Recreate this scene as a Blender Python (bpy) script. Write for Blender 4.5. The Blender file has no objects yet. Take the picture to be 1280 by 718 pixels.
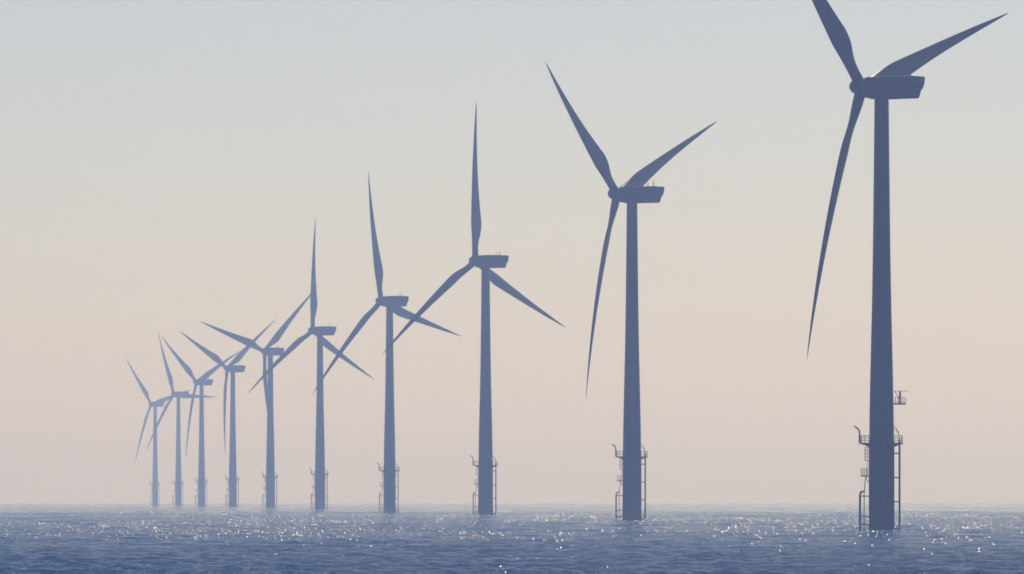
import bpy, bmesh, math, random
import numpy as np
from mathutils import Vector, Matrix, Euler

R = math.radians
sc = bpy.context.scene
COL = sc.collection

# ------------------------------------------------------------------ camera
FPX = 9600.0            # focal length in pixels of a 1280 px wide frame (a long telephoto)
CAM_H = 6.95            # eye height over the water, from a boat / low shore
EYE_Y = 615.7           # image row of eye level; the sea horizon dips below it
EARTH = 6.371e6         # the sea curves down with distance: d^2 / 2R
cam_d = bpy.data.cameras.new('camera')
cam = bpy.data.objects.new('camera', cam_d)
COL.objects.link(cam)
cam.location = (0, 0, CAM_H)
cam.rotation_euler = (R(90), 0, 0)
cam_d.sensor_width = 36.0
cam_d.lens = FPX / 1280 * 36.0
cam_d.shift_y = (EYE_Y - 359.0) / 1280.0
cam_d.clip_start = 1.0
cam_d.clip_end = 200000.0
sc.camera = cam

# ------------------------------------------------------------------ sky and sun
SUN_EL, SUN_AZ = 38.0, 8.5            # azimuth to the right of the view direction
w = bpy.data.worlds.new('World')
sc.world = w
w.use_nodes = True
nt = w.node_tree
nt.nodes.clear()
out = nt.nodes.new('ShaderNodeOutputWorld')
bg = nt.nodes.new('ShaderNodeBackground')
sky = nt.nodes.new('ShaderNodeTexSky')
sky.sky_type = 'NISHITA'
sky.sun_disc = False
sky.sun_elevation = R(SUN_EL)
sky.sun_rotation = R(SUN_AZ)
sky.altitude = 0
sky.air_density = 0.8
sky.dust_density = 0.7
sky.ozone_density = 3.2
bg.inputs['Strength'].default_value = 0.060
wb = nt.nodes.new('ShaderNodeMix')          # white balance of the whole sky
wb.data_type = 'RGBA'
wb.blend_type = 'MULTIPLY'
wb.inputs['Factor'].default_value = 1.0
wb.inputs['B'].default_value = (1.01, 0.98, 1.055, 1)
nt.links.new(sky.outputs[0], wb.inputs['A'])
nt.links.new(wb.outputs['Result'], bg.inputs['Color'])
nt.links.new(bg.outputs[0], out.inputs['Surface'])

sun_d = bpy.data.lights.new('sun', 'SUN')
sun_d.energy = 2.75
sun_d.angle = R(0.6)
sun_d.color = (1.0, 0.82, 0.57)
sun = bpy.data.objects.new('sun', sun_d)
COL.objects.link(sun)
to_sun = Vector((math.sin(R(SUN_AZ)) * math.cos(R(SUN_EL)), math.cos(R(SUN_AZ)) * math.cos(R(SUN_EL)), math.sin(R(SUN_EL))))
sun.rotation_euler = to_sun.to_track_quat('Z', 'Y').to_euler()
sun.location = (200, 1000, 600)

sc.view_settings.view_transform = 'Standard'
sc.view_settings.look = 'None'
sc.view_settings.exposure = 0.0
sc.view_settings.gamma = 1.0
sc.view_settings.use_curve_mapping = False
sc.render.engine = 'CYCLES'
sc.cycles.use_denoising = True
sc.cycles.use_adaptive_sampling = False
sc.cycles.filter_width = 1.7
sc.cycles.max_bounces = 6
sc.cycles.volume_bounces = 2
sc.cycles.sample_clamp_direct = 40
sc.cycles.sample_clamp_indirect = 6

# ------------------------------------------------------------------ materials
def material(name):
    m = bpy.data.materials.new(name)
    m.use_nodes = True
    t = m.node_tree
    b = t.nodes['Principled BSDF']
    return m, t, b

def paint(name, col, rough, wear=0.12, scale=0.6, streak=1.0, metal=0.0):
    """painted steel / gel coat with faint vertical weather streaks"""
    m, t, b = material(name)
    tc = t.nodes.new('ShaderNodeTexCoord')
    mp = t.nodes.new('ShaderNodeMapping')
    mp.inputs['Scale'].default_value = (scale, scale, scale * 0.15 * streak)
    n = t.nodes.new('ShaderNodeTexNoise')
    n.inputs['Scale'].default_value = 2.0
    n.inputs['Detail'].default_value = 6
    t.links.new(tc.outputs['Object'], mp.inputs['Vector'])
    t.links.new(mp.outputs[0], n.inputs['Vector'])
    r = t.nodes.new('ShaderNodeValToRGB')
    r.color_ramp.elements[0].position = 0.3
    r.color_ramp.elements[1].position = 0.7
    r.color_ramp.elements[0].color = tuple(c * (1 - wear) for c in col) + (1,)
    r.color_ramp.elements[1].color = tuple(min(1, c * (1 + wear)) for c in col) + (1,)
    t.links.new(n.outputs['Fac'], r.inputs['Fac'])
    t.links.new(r.outputs['Color'], b.inputs['Base Color'])
    b.inputs['Roughness'].default_value = rough
    b.inputs['Metallic'].default_value = metal
    return m

M_TOWER = paint('tower_paint_backlit', (0.012, 0.03, 0.075), 0.55)  # light grey coat; its backlit shade is put into this navy
M_BLADE = paint('blade_gelcoat_backlit', (0.012, 0.03, 0.075), 0.45, wear=0.06)  # blade silhouette: shade put into the gel coat colour
M_NAC = paint('nacelle_shell_backlit', (0.012, 0.03, 0.073), 0.45, wear=0.08)  # shell darkened in its colour to stand as a silhouette
M_TP = paint('foundation_paint_backlit', (0.055, 0.065, 0.085), 0.65, wear=0.25)  # yellow paint turned dark grey, backlit shade put into the colour
M_STEEL = paint('galvanised_steel', (0.06, 0.065, 0.075), 0.6, wear=0.2, scale=2)
M_DARK = paint('dark_louvre', (0.012, 0.018, 0.03), 0.6)
M_FLOAT = paint('float_paint', (0.015, 0.02, 0.03), 0.6)

# ------------------------------------------------------------------ mesh helpers
def mesh_obj(name, verts, faces, mat, parent=None, smooth=False):
    me = bpy.data.meshes.new(name)
    me.from_pydata([tuple(v) for v in verts], [], faces)
    me.validate()
    me.update()
    if smooth:
        me.polygons.foreach_set('use_smooth', [True] * len(me.polygons))
    me.materials.append(mat)
    return link(name, me, parent)

def link(name, me, parent=None):
    o = bpy.data.objects.new(name, me)
    COL.objects.link(o)
    if parent is not None:
        o.parent = parent
    return o

class Build:
    """collects simple solids of ONE part"""
    def __init__(self):
        self.v, self.f = [], []
    def add(self, vs, fs):
        o = len(self.v)
        self.v += [Vector(p) for p in vs]
        self.f += [tuple(i + o for i in q) for q in fs]
    def box(self, c, s):
        x, y, z = c
        a, b, d = s[0] / 2, s[1] / 2, s[2] / 2
        vs = [(x + i * a, y + j * b, z + k * d) for i in (-1, 1) for j in (-1, 1) for k in (-1, 1)]
        self.add(vs, [(0, 1, 3, 2), (4, 6, 7, 5), (0, 4, 5, 1), (2, 3, 7, 6), (0, 2, 6, 4), (1, 5, 7, 3)])
    def tube(self, pts, r, n=8, closed=False):
        pts = [Vector(p) for p in pts]
        vs, fs = [], []
        m = len(pts)
        up = None
        for i, p in enumerate(pts):
            if closed:
                d = pts[(i + 1) % m] - pts[i - 1]
            else:
                d = pts[min(i + 1, m - 1)] - pts[max(i - 1, 0)]
            d.normalize()
            if up is None:
                ref = Vector((0, 0, 1)) if abs(d.z) < 0.9 else Vector((0, 1, 0))
                up = d.cross(ref).normalized()
            up = (up - d * up.dot(d)).normalized()
            s = d.cross(up)
            rr = r[i] if isinstance(r, (list, tuple)) else r
            for k in range(n):
                a = 2 * math.pi * k / n
                vs.append(p + (up * math.cos(a) + s * math.sin(a)) * rr)
        for i in range(m if closed else m - 1):
            j = (i + 1) % m
            for k in range(n):
                l = (k + 1) % n
                fs.append((i * n + k, i * n + l, j * n + l, j * n + k))
        if not closed:
            fs.append(tuple(range(n - 1, -1, -1)))
            fs.append(tuple((m - 1) * n + k for k in range(n)))
        self.add(vs, fs)
    def lathe(self, prof, n=48, axis='z', c=(0, 0, 0)):
        vs, fs = [], []
        for (h, r) in prof:
            for k in range(n):
                a = 2 * math.pi * k / n
                if axis == 'z':
                    vs.append((c[0] + r * math.cos(a), c[1] + r * math.sin(a), c[2] + h))
                else:
                    vs.append((c[0] + r * math.cos(a), c[1] + h, c[2] + r * math.sin(a)))
        for i in range(len(prof) - 1):
            for k in range(n):
                l = (k + 1) % n
                fs.append((i * n + k, i * n + l, (i + 1) * n + l, (i + 1) * n + k))
        fs.append(tuple(range(n - 1, -1, -1)))
        fs.append(tuple((len(prof) - 1) * n + k for k in range(n)))
        self.add(vs, fs)
    def obj(self, name, mat, parent=None, smooth=False):
        o = mesh_obj(name, self.v, self.f, mat, parent, False)
        if smooth:
            me = o.data
            bm = bmesh.new()
            bm.from_mesh(me)
            for f in bm.faces:
                f.smooth = True
            for e in bm.edges:
                if len(e.link_faces) == 2 and e.calc_face_angle() > R(38):
                    e.smooth = False
            bm.to_mesh(me)
            bm.free()
        return o

# ------------------------------------------------------------------ the sea (one sheet to the horizon)
def make_sea():
    rng = np.random.default_rng(11)
    FAR = 30000.0
    # rows
    rows = [-FAR, -18000., -9000., -3000., -800., 0., 250., 420., 520., 560.]
    y = 575.0
    while y < 3000:
        rows.append(y)
        y += 0.50 * max(1.0, y / 620.0) ** 1.25
    first_far = y
    while y < FAR:
        rows.append(y)
        y *= 1.03
    rows.append(FAR)
    rows = np.array(rows)
    nc = 431
    u = np.linspace(-0.083, 0.083, nc)
    s = np.array([0.02, 0.07, 0.16, 0.32, 0.6, 1.0])
    Y = rows[:, None]
    base = np.maximum(Y, 575.0)
    xf = u[None, :] * base
    edge = 0.083 * base
    right = edge + (FAR - edge) * s[None, :]
    X = np.concatenate([-right[:, ::-1], xf, right], axis=1)
    Yg = np.repeat(Y, X.shape[1], axis=1)
    # wind sea as a sum of many directional wave trains, those the mesh cannot carry fade out
    step = np.zeros_like(Yg)
    dy = np.gradient(rows)[:, None]
    dx = (u[1] - u[0]) * base
    step = np.maximum(dy, dx * 1.1)
    lam = np.concatenate([np.geomspace(1.7, 7.0, 46), np.geomspace(7.0, 26.0, 22)])
    Z = np.zeros_like(X)
    wind = R(-62)     # travel direction, measured from +x
    for i, L in enumerate(lam):
        k = 2 * math.pi / L
        th = wind + rng.normal(0, 0.62 if L < 7 else 0.38)
        slope = 0.060 if L < 4 else 0.020
        A = slope / k
        fade = np.clip((L / step - 2.6) / 2.2, 0, 1)
        wob = 0.9 * np.sin(X * 0.013 * (1 + 0.3 * math.sin(i)) + Yg * 0.004 + i * 1.7)
        ph = k * (X * math.cos(th) + Yg * math.sin(th)) + rng.uniform(0, 6.283) + wob
        env = 0.65 + 0.55 * np.sin(X * 0.045 + Yg * 0.017 * (1 + 0.4 * math.cos(i * 2.1)) + i * 2.4)
        Z += A * fade * np.clip(env, 0.05, 2) * (np.sin(ph) + 0.28 * np.sin(2 * ph + 1.57) * (L > 3))
    inside = np.zeros_like(X)
    inside[:, 6:6 + nc] = 1
    inside[:10] = 0
    edge_fade = np.clip((0.083 - np.abs(X / base)) / 0.004, 0, 1) * np.clip((Yg - 575) / 12.0, 0, 1)
    Z *= inside * edge_fade
    Z -= (X * X + Yg * Yg) / (2 * EARTH)
    nr, ncol = X.shape
    co = np.stack([X, Yg, Z], -1).reshape(-1, 3).astype(np.float32)
    idx = np.arange(nr * ncol).reshape(nr, ncol)
    quads = np.stack([idx[:-1, :-1], idx[:-1, 1:], idx[1:, 1:], idx[1:, :-1]], -1).reshape(-1, 4)
    me = bpy.data.meshes.new('sea')
    me.vertices.add(len(co))
    me.vertices.foreach_set('co', co.ravel())
    me.loops.add(quads.size)
    me.loops.foreach_set('vertex_index', quads.ravel().astype(np.int32))
    me.polygons.add(len(quads))
    me.polygons.foreach_set('loop_start', np.arange(0, quads.size, 4, dtype=np.int32))
    me.polygons.foreach_set('use_smooth', np.ones(len(quads), dtype=bool))
    me.update(calc_edges=True)
    m, t, b = material('sea_water')
    b.inputs['Base Color'].default_value = (0.001, 0.080, 0.28, 1)
    b.inputs['Roughness'].default_value = 0.10
    b.inputs['Specular IOR Level'].default_value = 0.0035
    b.inputs['IOR'].default_value = 1.333
    geo = t.nodes.new('ShaderNodeNewGeometry')
    n1 = t.nodes.new('ShaderNodeTexNoise')
    n1.inputs['Scale'].default_value = 2.4
    n1.inputs['Detail'].default_value = 3.0
    n1.inputs['Roughness'].default_value = 0.55
    mp = t.nodes.new('ShaderNodeMapping')
    mp.inputs['Rotation'].default_value = (0, 0, R(28))
    mp.inputs['Scale'].default_value = (0.7, 1.15, 1.0)
    t.links.new(geo.outputs['Position'], mp.inputs['Vector'])
    t.links.new(mp.outputs[0], n1.inputs['Vector'])
    bump = t.nodes.new('ShaderNodeBump')
    # ruffled by the wind in broad patches, calmer towards the near shore
    sep = t.nodes.new('ShaderNodeSeparateXYZ')
    t.links.new(geo.outputs['Position'], sep.inputs[0])
    mr = t.nodes.new('ShaderNodeMapRange')
    mr.inputs['From Min'].default_value = 600
    mr.inputs['From Max'].default_value = 5500
    mr.inputs['To Min'].default_value = 0.95
    mr.inputs['To Max'].default_value = 0.02
    t.links.new(sep.outputs['Y'], mr.inputs['Value'])
    gust = t.nodes.new('ShaderNodeTexNoise')
    gust.inputs['Scale'].default_value = 0.02
    gust.inputs['Detail'].default_value = 2
    t.links.new(geo.outputs['Position'], gust.inputs['Vector'])
    gr = t.nodes.new('ShaderNodeMapRange')
    gr.inputs['From Min'].default_value = 0.35
    gr.inputs['From Max'].default_value = 0.65
    gr.inputs['To Min'].default_value = 0.7
    gr.inputs['To Max'].default_value = 1.15
    t.links.new(gust.outputs['Fac'], gr.inputs['Value'])
    mul = t.nodes.new('ShaderNodeMath')
    mul.operation = 'MULTIPLY'
    t.links.new(mr.outputs[0], mul.inputs[0])
    t.links.new(gr.outputs[0], mul.inputs[1])
    t.links.new(mul.outputs[0], bump.inputs['Strength'])
    bump.inputs['Distance'].default_value = 0.25
    t.links.new(n1.outputs['Fac'], bump.inputs['Height'])
    t.links.new(bump.outputs['Normal'], b.inputs['Normal'])
    me.materials.append(m)
    o = link('sea', me)
    o['kind'] = 'structure'
    return X, Yg, Z, u

def make_glint_humps(X, Yg, Z, u):
    """rounded humps of water added on the crests, shaped to throw back sun glints"""
    rng = np.random.default_rng(5)
    rows = Yg[:, 0]
    N = 1500000
    yy = np.sqrt(rng.uniform(640.0 ** 2, 6500.0 ** 2, N))
    uu = rng.uniform(-0.082, 0.082, N)
    xx = uu * yy
    ri = np.clip(np.searchsorted(rows, yy), 1, len(rows) - 1)
    ci = np.clip(((uu - u[0]) / (u[1] - u[0])).round().astype(int), 0, len(u) - 1) + 6
    zz = Z[ri, ci]
    # glint humps thicken in patches and towards the right
    g = (np.sin(xx * 0.031 + yy * 0.006 + 1.0) + np.sin(xx * 0.013 - yy * 0.011 + 4.0) + np.sin(xx * 0.057 + 0.7 + yy * 0.0023)) / 3
    keep = (rng.uniform(0, 1, N) < np.clip(0.52 + 0.42 * g + 2.5 * uu, 0.08, 1)) & (zz + yy * yy / (2 * EARTH) > 0.07 * np.clip((2800 - yy) / 1000, -1, 1)) & (rng.uniform(0, 1, N) < np.clip((yy - 850) / 650, 0.03, 1) * np.clip(1 - (yy - 2000) / 2200, 0.35, 1))
    xx, yy, zz = xx[keep], yy[keep], zz[keep]
    vs, fs = [], []
    rings = ((0.0, 1.0), (0.55, 0.70), (1.0, 0.0))
    nseg = 6
    base = 0
    for x, y, z in zip(xx, yy, zz):
        w = min(0.26, 0.135 * math.exp(rng.normal(0, 0.5)))
        l = w * rng.uniform(0.8, 1.2)
        h = w * rng.uniform(0.20, 0.28)
        a0 = rng.normal(0, 0.35)
        ca, sa = math.cos(a0), math.sin(a0)
        vs.append((x, y, z + h))
        for (q, hh) in rings[1:]:
            for k in range(nseg):
                a = 2 * math.pi * k / nseg
                px, py = w * q * math.cos(a), l * q * math.sin(a)
                vs.append((x + px * ca - py * sa, y + px * sa + py * ca, z + h * hh - 0.02 * (q == 1.0)))
        for k in range(nseg):
            kk = (k + 1) % nseg
            fs.append((base, base + 1 + k, base + 1 + kk))
            for j in range(1):
                o0 = base + 1 + j * nseg
                fs.append((o0 + k, o0 + nseg + k, o0 + nseg + kk, o0 + kk))
        base = len(vs)
    m, t, b = material('glint_water')
    b.inputs['Base Color'].default_value = (0.004, 0.03, 0.14, 1)
    b.inputs['Roughness'].default_value = 0.25
    b.inputs['IOR'].default_value = 1.333
    o = mesh_obj('glint_humps', vs, fs, m, None, True)  # added humps that make the glitter of the sea
    o['kind'] = 'stuff'
    o['label'] = 'small humps added all over the sea to make its sun glints'

make_glint_humps(*make_sea())

# ------------------------------------------------------------------ shared turbine meshes
HUB_H = 83.5
BLADE_L = 53.3
OVERHANG = 4.4
TILT = R(-6.0)

def blade_mesh():
    b = Build()
    n, m = 44, 20
    vs, fs = [], []
    for i in range(n):
        t = (i / (n - 1)) ** 1.0
        r = 0.6 + t * (BLADE_L - 0.6)
        root = 2.1
        # planform
        if t < 0.045:
            c = root
        elif t < 0.22:
            q = (t - 0.045) / 0.175
            q = q * q * (3 - 2 * q)
            c = root + (4.15 - root) * q
        else:
            q = (t - 0.22) / 0.78
            c = 4.15 * (1 - q) ** 0.92 * 0.80 + 4.15 * 0.20 * (1 - q) + 0.12
            c *= 1 - 0.10 * math.sin(math.pi * q)
        if t > 0.965:
            c *= max(0.12, math.sqrt(max(0, (1 - t) / 0.035)))
        blend = min(1, max(0, (t - 0.03) / 0.15))
        blend = blend * blend * (3 - 2 * blend)
        thick = (1 - blend) * 1.0 + blend * (0.34 - 0.17 * t)
        axis_pos = 0.5 - 0.20 * blend          # share of the chord ahead of the pitch axis
        tw = R(15.0 * (1 - t) ** 2.2 + 1.5) * blend
        flap = -3.8 * (t - t * t) + 0.1 * t * t         # coned upwind, bent back by the wind
        for k in range(m):
            a = 2 * math.pi * k / m
            xx = 0.5 - 0.5 * math.cos(a)        # 0 leading .. 1 trailing
            yc = math.sqrt(max(0, xx * (1 - xx))) * 2 * 0.5          # circle half thickness
            ya = 2.6 * (0.2969 * math.sqrt(xx) - 0.126 * xx - 0.3516 * xx * xx + 0.2843 * xx ** 3 - 0.1015 * xx ** 4) * 1.92 * 0.5
            half = ((1 - blend) * yc + blend * ya) * thick * c
            px = (xx - axis_pos) * c
            py = half if a < math.pi else -half
            if abs(math.sin(a)) < 1e-6:
                py = 0
            X = px * math.cos(tw) - py * math.sin(tw)
            Y = px * math.sin(tw) + py * math.cos(tw)
            vs.append((-X, Y + flap, r))
    for i in range(n - 1):
        for k in range(m):
            l = (k + 1) % m
            fs.append((i * m + l, i * m + k, (i + 1) * m + k, (i + 1) * m + l))
    fs.append(tuple(range(m)))
    fs.append(tuple((n - 1) * m + k for k in range(m - 1, -1, -1)))
    b.add(vs, fs)
    return b

def nacelle_build():
    """long box with rounded edges and a stern that rakes in towards the keel"""
    prof = [(-3.0, 1.35), (-2.3, 1.72), (7.7, 1.72), (8.45, 1.62), (8.5, 1.3), (8.35, 0.2), (8.05, -0.55), (7.65, -0.95),
            (7.3, -2.1), (7.0, -2.45), (-1.3, -2.45), (-1.9, -2.25), (-2.7, -2.15), (-3.0, -1.8)]
    bm = bmesh.new()
    hw = 1.95
    a = [bm.verts.new((-hw, y, z)) for y, z in prof]
    c = [bm.verts.new((hw, y, z)) for y, z in prof]
    bm.faces.new(a)
    bm.faces.new(list(reversed(c)))
    n = len(prof)
    for i in range(n):
        j = (i + 1) % n
        bm.faces.new((a[j], a[i], c[i], c[j]))
    bmesh.ops.recalc_face_normals(bm, faces=bm.faces)
    ed = [e for e in bm.edges if abs(e.verts[0].co.x - e.verts[1].co.x) < 1e-4]
    bmesh.ops.bevel(bm, geom=ed, offset=0.38, segments=3, profile=0.6, affect='EDGES', clamp_overlap=True)
    me = bpy.data.meshes.new('nacelle')
    bm.to_mesh(me)
    bm.free()
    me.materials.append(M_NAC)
    return me

def arc(c, r, a0, a1, n, plane='xz'):
    out = []
    for i in range(n + 1):
        a = R(a0 + (a1 - a0) * i / n)
        if plane == 'xz':
            out.append((c[0] + r * math.cos(a), c[1], c[2] + r * math.sin(a)))
    return out

def circle_pts(r, z, n=24):
    return [(r * math.cos(2 * math.pi * k / n), r * math.sin(2 * math.pi * k / n), z) for k in range(n)]

def make_turbine():
    root = bpy.data.objects.new('wind_turbine', None)
    root.empty_display_size = 5
    COL.objects.link(root)
    # --- tower
    b = Build()
    b.lathe([(16.45, 2.33), (22, 2.27), (27.5, 2.17), (35, 2.0), (42.6, 1.82), (50, 1.69), (59, 1.57), (70, 1.45), (81.15, 1.34)], 56)
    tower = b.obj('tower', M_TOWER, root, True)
    for z, r in ((16.62, 2.40), (38.5, 1.945), (60.5, 1.575)):
        b = Build()
        b.lathe([(z - 0.09, r), (z + 0.09, r)], 56)
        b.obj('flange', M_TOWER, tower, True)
    # --- foundation
    b = Build()
    b.lathe([(-5, 2.42), (0, 2.42), (15.6, 2.40), (15.6, 2.52), (15.85, 2.52), (15.85, 2.40), (16.45, 2.40)], 56)
    b.obj('transition_piece', M_TP, root, True)
    # --- work platform with toe board, brackets and railing
    PZ = 16.42
    b = Build()
    no = 20
    ro = 4.05
    vs = []
    for (r, z) in ((2.46, PZ), (ro, PZ), (ro, PZ - 0.26), (2.46, PZ - 0.26)):
        for k in range(no):
            a = 2 * math.pi * (k + 0.5) / no
            vs.append((r * math.cos(a), r * math.sin(a), z))
    fs = []
    for i in range(4):
        for k in range(no):
            l = (k + 1) % no
            fs.append((i * no + k, i * no + l, ((i + 1) % 4) * no + l, ((i + 1) % 4) * no + k))
    b.add(vs, fs)
    plat = b.obj('work_platform', M_STEEL, root)
    for k in range(10):
        a = 2 * math.pi * k / 10
        b = Build()
        ca, sa = math.cos(a), math.sin(a)
        px, py = -sa * 0.07, ca * 0.07
        tri = [(2.41, PZ - 0.26), (3.7, PZ - 0.26), (2.41, PZ - 0.75)]
        vs = [(r * ca + s * px, r * sa + s * py, z) for s in (-1, 1) for r, z in tri]
        b.add(vs, [(0, 2, 1), (3, 4, 5), (0, 1, 4, 3), (1, 2, 5, 4), (2, 0, 3, 5)])
        b.obj('bracket', M_STEEL, plat)
    b = Build()
    for k in range(20):
        a = 2 * math.pi * k / 20
        p = (3.93 * math.cos(a), 3.93 * math.sin(a))
        b.tube([(p[0], p[1], PZ - 0.02), (p[0], p[1], PZ + 1.35)], 0.042, 6)
    for z, r in ((PZ + 1.35, 0.045), (PZ + 0.9, 0.03), (PZ + 0.48, 0.03)):
        b.tube(circle_pts(3.93, z, 40), r, 6, closed=True)
    b.obj('railing', M_STEEL, plat, True)
    # --- davit crane on the platform edge
    b = Build()
    b.tube([(-4.12, 0.5, PZ - 0.1), (-4.12, 0.5, PZ + 2.0), (-4.2, 0.5, PZ + 2.35), (-4.45, 0.5, PZ + 2.68), (-5.05, 0.45, PZ + 3.12)], [0.17, 0.15, 0.15, 0.15, 0.13], 10)
    dv = b.obj('davit_crane', M_STEEL, root, True)
    b = Build()
    b.lathe([(-0.2, 0.12), (0.2, 0.12)], 12, 'y', (-5.08, 0.45, PZ + 3.14))
    b.obj('winch_head', M_STEEL, dv, True)
    # --- cable pipe on the far flank with stand-off brackets, two hoses bowed over into the tower
    b = Build()
    b.tube([(3.37, 0, -4), (3.37, 0, PZ + 0.62)], 0.19, 12)
    cp = b.obj('cable_pipe', M_STEEL, root, True)
    for z in (14.45, 9.9, 5.35, 0.35):
        b = Build()
        b.box((2.85, 0, z), (0.95, 0.26, 0.24))
        b.obj('bracket', M_STEEL, cp)
    for dy, h in ((-0.28, 0.0), (0.28, 0.5)):
        b = Build()
        pts = [(3.37 - 1.16 * (1 - math.cos(R(a))), dy, PZ + 0.55 + (2.0 + h) * math.sin(R(a))) for a in range(0, 91, 10)]
        b.tube(pts, 0.055, 8)
        b.obj('cable', M_STEEL, cp, True)
    # --- upper ladder with cage, rest platform, lower ladder
    def ladder(parent_name, x, z0, z1, cage):
        bb = Build()
        for s in (-0.24, 0.24):
            bb.tube([(x, s, z0), (x, s, z1)], 0.045, 6)
        z = z0 + 0.2
        while z < z1:
            bb.tube([(x, -0.24, z), (x, 0.24, z)], 0.022, 5)
            z += 0.3
        o = bb.obj(parent_name, M_STEEL, root, True)
        if cage:
            bb = Build()
            z = z0 + 0.3
            while z < z1 - 0.2:
                bb.tube([(x, 0.34, z)] + [(x - 0.62 * math.sin(R(q)), 0.36 * math.cos(R(q)), z) for q in range(20, 170, 15)] + [(x, -0.34, z)], 0.03, 5)
                z += 0.62
            for q in (40, 90, 140):
                bb.tube([(x - 0.62 * math.sin(R(q)), 0.36 * math.cos(R(q)), z0 + 0.25), (x - 0.62 * math.sin(R(q)), 0.36 * math.cos(R(q)), z1 - 0.2)], 0.022, 5)
            bb.obj('safety_cage', M_STEEL, o, True)
        return o
    ladder('ladder', -2.62, 10.3, PZ - 0.3, False)
    bb = Build()
    for z in (13.1, 13.75, 14.4, 15.05, 15.6):
        bb.tube([(-2.45, 0.4, z)] + [(-2.6 - 0.55 * math.sin(R(q)), 0.4 * math.cos(R(q)), z) for q in range(20, 170, 15)] + [(-2.45, -0.4, z)], 0.045, 6)
    for q in (50, 90, 130):
        bb.tube([(-2.6 - 0.55 * math.sin(R(q)), 0.4 * math.cos(R(q)), 13.05), (-2.6 - 0.55 * math.sin(R(q)), 0.4 * math.cos(R(q)), 15.65)], 0.035, 6)
    bb.obj('safety_cage', M_STEEL, root, True)
    b = Build()
    b.box((-3.12, 0, 10.2), (1.42, 1.7, 0.26))
    rp = b.obj('rest_platform', M_STEEL, root)
    b = Build()
    for x in (-3.79, -3.3, -2.85):
        for s in (-0.8, 0.8):
            b.tube([(x, s, 10.25), (x, s, 11.65)], 0.038, 6)
    for z in (11.65, 11.2, 10.75):
        b.tube([(-2.5, -0.8, z), (-3.79, -0.8, z), (-3.79, 0.8, z), (-2.5, 0.8, z)], 0.032, 6)
    b.obj('railing', M_STEEL, rp, True)
    b = Build()
    b.tube([(-2.42, 0, 8.9), (-3.0, 0, 10.1)], 0.06, 6)
    b.obj('strut', M_STEEL, rp)
    # --- boat landing
    b = Build()
    for s in (-0.27, 0.27):
        b.tube([(-3.32, s, -3), (-3.28, s, 6.9), (-2.98, s, 10.15)], 0.075, 8)
    z = -1.0
    while z < 7.0:
        b.tube([(-3.3, -0.27, z), (-3.3, 0.27, z)], 0.022, 5)
        z += 0.3
    b.obj('ladder', M_STEEL, root, True)
    land = bpy.data.objects.new('boat_landing', None)
    COL.objects.link(land)
    land.parent = root
    for s in (-0.95, 0.95):
        b = Build()
        b.tube([(-4.06, s, -4), (-4.06, s, 6.55)] + [(-3.56 - 0.5 * math.cos(R(q)), s, 6.55 + 0.75 * math.sin(R(q))) for q in range(15, 91, 15)] + [(-3.2, s, 7.3)], 0.165, 10)
        b.obj('fender_tube', M_STEEL, land, True)
    for z in (6.42, 2.62, 1.1):
        for s in (-0.95, 0.95):
            b = Build()
            b.tube([(-4.0, s, z), (-2.1, s, z)], 0.11, 8)
            b.obj('crossbar', M_STEEL, land, True)
    # --- rotor, hub and nacelle: turned by yaw below
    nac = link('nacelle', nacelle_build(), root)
    b = Build()
    b.tube([(0.4, 6.6, 1.70), (0.4, 6.6, 3.3)], [0.12, 0.06], 6)
    b.tube([(0.4, 6.35, 2.5), (0.4, 6.85, 2.5)], 0.06, 6)
    b.obj('wind_sensor', M_DARK, nac)
    b = Build()
    b.tube([(0.3, 4.8, 1.70), (0.3, 4.8, 2.35), (0.3, 5.0, 2.6)], 0.1, 6)
    b.obj('wind_sensor', M_DARK, nac)
    b = Build()
    b.box((0, 1.3, 1.76), (1.7, 2.2, 0.16))
    b.obj('roof_hatch', M_NAC, nac)
    for yy in (4.6, 5.3):
        b = Build()
        for q in range(4):
            b.box((1.965, yy, -0.15 - q * 0.28), (0.05, 0.55, 0.20))
        b.obj('louvre', M_DARK, nac)
    b = Build()
    b.box((1.955, 1.7, -1.28), (0.03, 10.0, 0.05))
    b.obj('seam', M_DARK, nac)
    b = Build()
    b.lathe([(81.1 - HUB_H, 1.50), (81.25 - HUB_H, 1.50)], 40)
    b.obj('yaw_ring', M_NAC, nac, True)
    b = Build()
    b.lathe([(-2.55, 0.02), (-2.5, 0.36), (-2.3, 0.80), (-1.95, 1.14), (-1.5, 1.36), (-0.9, 1.55), (-0.2, 1.66), (0.9, 1.66), (1.6, 1.6), (2.15, 1.45)], 36, 'y')
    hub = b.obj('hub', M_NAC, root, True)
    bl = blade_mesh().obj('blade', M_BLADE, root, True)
    blades = [bl]
    for k in range(2):
        c = bl.copy()
        COL.objects.link(c)
        blades.append(c)
    return root

def copy_tree(o, parent=None):
    c = o.copy()
    COL.objects.link(c)
    c.parent = parent
    for ch in [q for q in list(bpy.data.objects) if q.parent == o]:
        copy_tree(ch, c)
    return c

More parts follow.
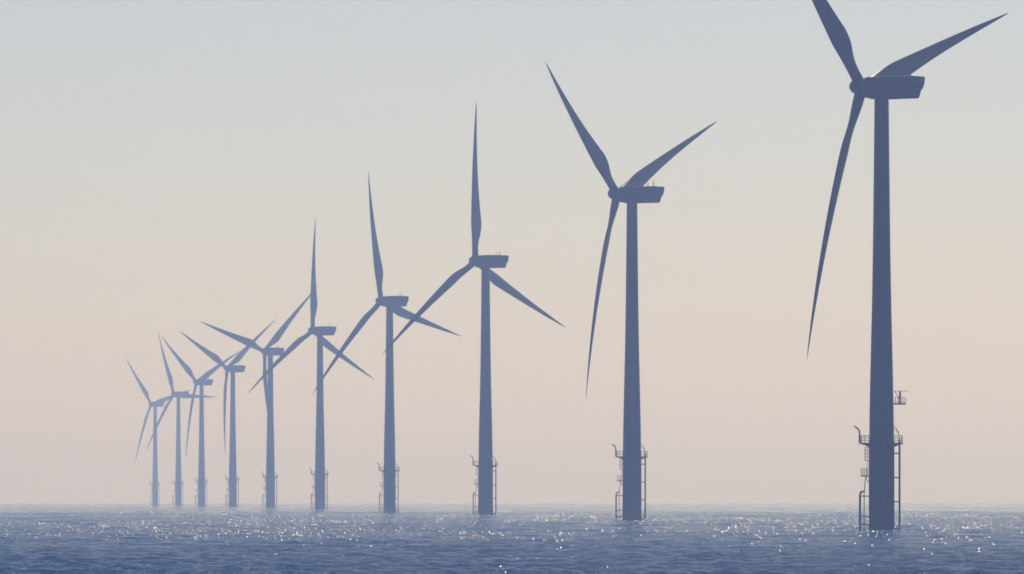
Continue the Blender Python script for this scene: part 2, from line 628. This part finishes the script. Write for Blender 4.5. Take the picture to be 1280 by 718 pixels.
def set_pose(root, yaw, phase, pitch=3.0):
    Y = Matrix.Rotation(math.pi + yaw, 4, 'Z')
    top = Matrix.Translation((0, 0, HUB_H)) @ Y
    kids = [q for q in bpy.data.objects if q.parent == root]
    n = 0
    for q in kids:
        nm = q.name.split('.')[0]
        if nm == 'nacelle':
            q.matrix_local = top
        elif nm == 'hub':
            q.matrix_local = top @ Matrix.Translation((0, -OVERHANG, 0)) @ Matrix.Rotation(TILT, 4, 'X') @ Matrix.Rotation(R(phase), 4, 'Y')
        elif nm == 'blade':
            q.matrix_local = top @ Matrix.Translation((0, -OVERHANG, 0)) @ Matrix.Rotation(TILT, 4, 'X') @ Matrix.Rotation(R(phase + 120 * n), 4, 'Y') @ Matrix.Rotation(R(-pitch), 4, 'Z')
            n += 1

# axis x in the photograph, apparent height of the hub over the water, yaw of the rotor away to the left, clockwise angle of one blade
TURBINES = [
    (1102, 555.0, 55.2, 71.8, 'nearest and darkest navy wind turbine, its upper blade cut off by the photo top'),
    (790, 409.0, 59.5, 67, 'second nearest navy blue wind turbine, one blade hanging down left of its tower'),
    (607, 318.0, 49.5, -6.5, 'third nearest blue wind turbine, its blade pointing straight up reaches highest of the upright ones'),
    (487, 264.0, 50.5, -15.5, 'fourth nearest slate blue wind turbine, its upright blade leaning slightly left'),
    (400, 224.0, 51.5, -5, 'fifth nearest grey-blue wind turbine, its upright blade bowed, left of the fourth tower'),
    (338, 196.0, 48, 46.5, 'sixth nearest hazy grey-blue wind turbine, its lowest blade hidden against its own tower'),
    (291, 173.0, 53, 54.5, 'seventh nearest pale hazy wind turbine, its two upper blades spread in a wide V'),
    (252, 155.0, 55.5, 65, 'eighth nearest faint wind turbine, third from the far left end of the row'),
    (223, 139.0, 53.5, -28, 'ninth nearest faint wind turbine with one blade level towards the right'),
    (194, 126.0, 52, 76, 'farthest and palest wind turbine at the left end of the row'),
]
proto = make_turbine()
# the two extra blades of the prototype keep the parent through copy()
trees = [proto] + [copy_tree(proto) for _ in TURBINES[1:]]
for root, (px, hpx, yaw, phase, label) in zip(trees, TURBINES):
    d = FPX * HUB_H / hpx
    root.location = ((px - 640.0) / FPX * d, d, -d * d / (2 * EARTH))
    set_pose(root, R(yaw), -phase)
    root['label'] = label
    root['category'] = 'wind turbine'
    root['group'] = 'offshore wind turbines in one receding row'

# --- small service balcony half way up the lower tower, only on the nearest turbine
t1 = trees[0]
bal = Build()
bal.box((3.30, 0, 23.75), (2.45, 1.5, 0.28))
balo = bal.obj('tower_balcony', M_STEEL, t1)
b = Build()
b.box((3.45, 0, 24.95), (0.34, 0.5, 2.3))
b.obj('equipment_column', M_DARK, balo)
b = Build()
b.box((3.62, 0, 26.15), (2.75, 1.2, 0.07))
b.obj('canopy', M_STEEL, balo)
b = Build()
b.tube([(2.5, -0.3, 26.1), (3.3, -0.3, 24.7)], 0.06, 6)
b.obj('strut', M_STEEL, balo)
b = Build()
for x in (2.6, 3.1, 3.9, 4.45):
    for s in (-0.7, 0.7):
        b.tube([(x, s, 23.8), (x, s, 24.95)], 0.03, 6)
for z in (24.95, 24.15, 24.15):
    b.tube([(2.3, -0.7, z), (4.45, -0.7, z), (4.45, 0.7, z), (2.3, 0.7, z)], 0.028, 6)
b.obj('railing', M_STEEL, balo, True)

# --- a small dark float leaning in the water ahead of the nearest turbine
d = CAM_H * FPX / (693.0 - EYE_Y)
fl = bpy.data.objects.new('marker_float', None)
COL.objects.link(fl)
fl.location = ((928 - 640) / FPX * d, d, 0.05 - d * d / (2 * EARTH))
fl.rotation_euler = (0, R(-14), 0)
fl['label'] = 'tiny dark leaning marker float in the water left of the nearest turbine'
fl['category'] = 'float'
b = Build()
b.lathe([(-0.25, 0.10), (-0.1, 0.17), (0.1, 0.17), (0.22, 0.08)], 14)
b.obj('float_body', M_FLOAT, fl, True)
b = Build()
b.tube([(0, 0, 0.2), (0, 0, 0.62)], [0.07, 0.05], 8)
b.obj('staff', M_FLOAT, fl, True)

# ------------------------------------------------------------------ the hazy air
HAZE_DENSITY = 2.4e-4
hb = Build()
hb.box((0, 0, 0.5), (61000, 61000, 290.0))
m = bpy.data.materials.new('haze_air')
m.use_nodes = True
m.node_tree.nodes.clear()
mo = m.node_tree.nodes.new('ShaderNodeOutputMaterial')
pv = m.node_tree.nodes.new('ShaderNodeVolumePrincipled')
pv.inputs['Color'].default_value = (0.34, 0.51, 1.0, 1)
pv.inputs['Absorption Color'].default_value = (1, 1, 1, 1)
pv.inputs['Density'].default_value = HAZE_DENSITY
pv.inputs['Anisotropy'].default_value = 0.5
m.node_tree.links.new(pv.outputs[0], mo.inputs['Volume'])
hz = hb.obj('haze', m)
hz['kind'] = 'stuff'
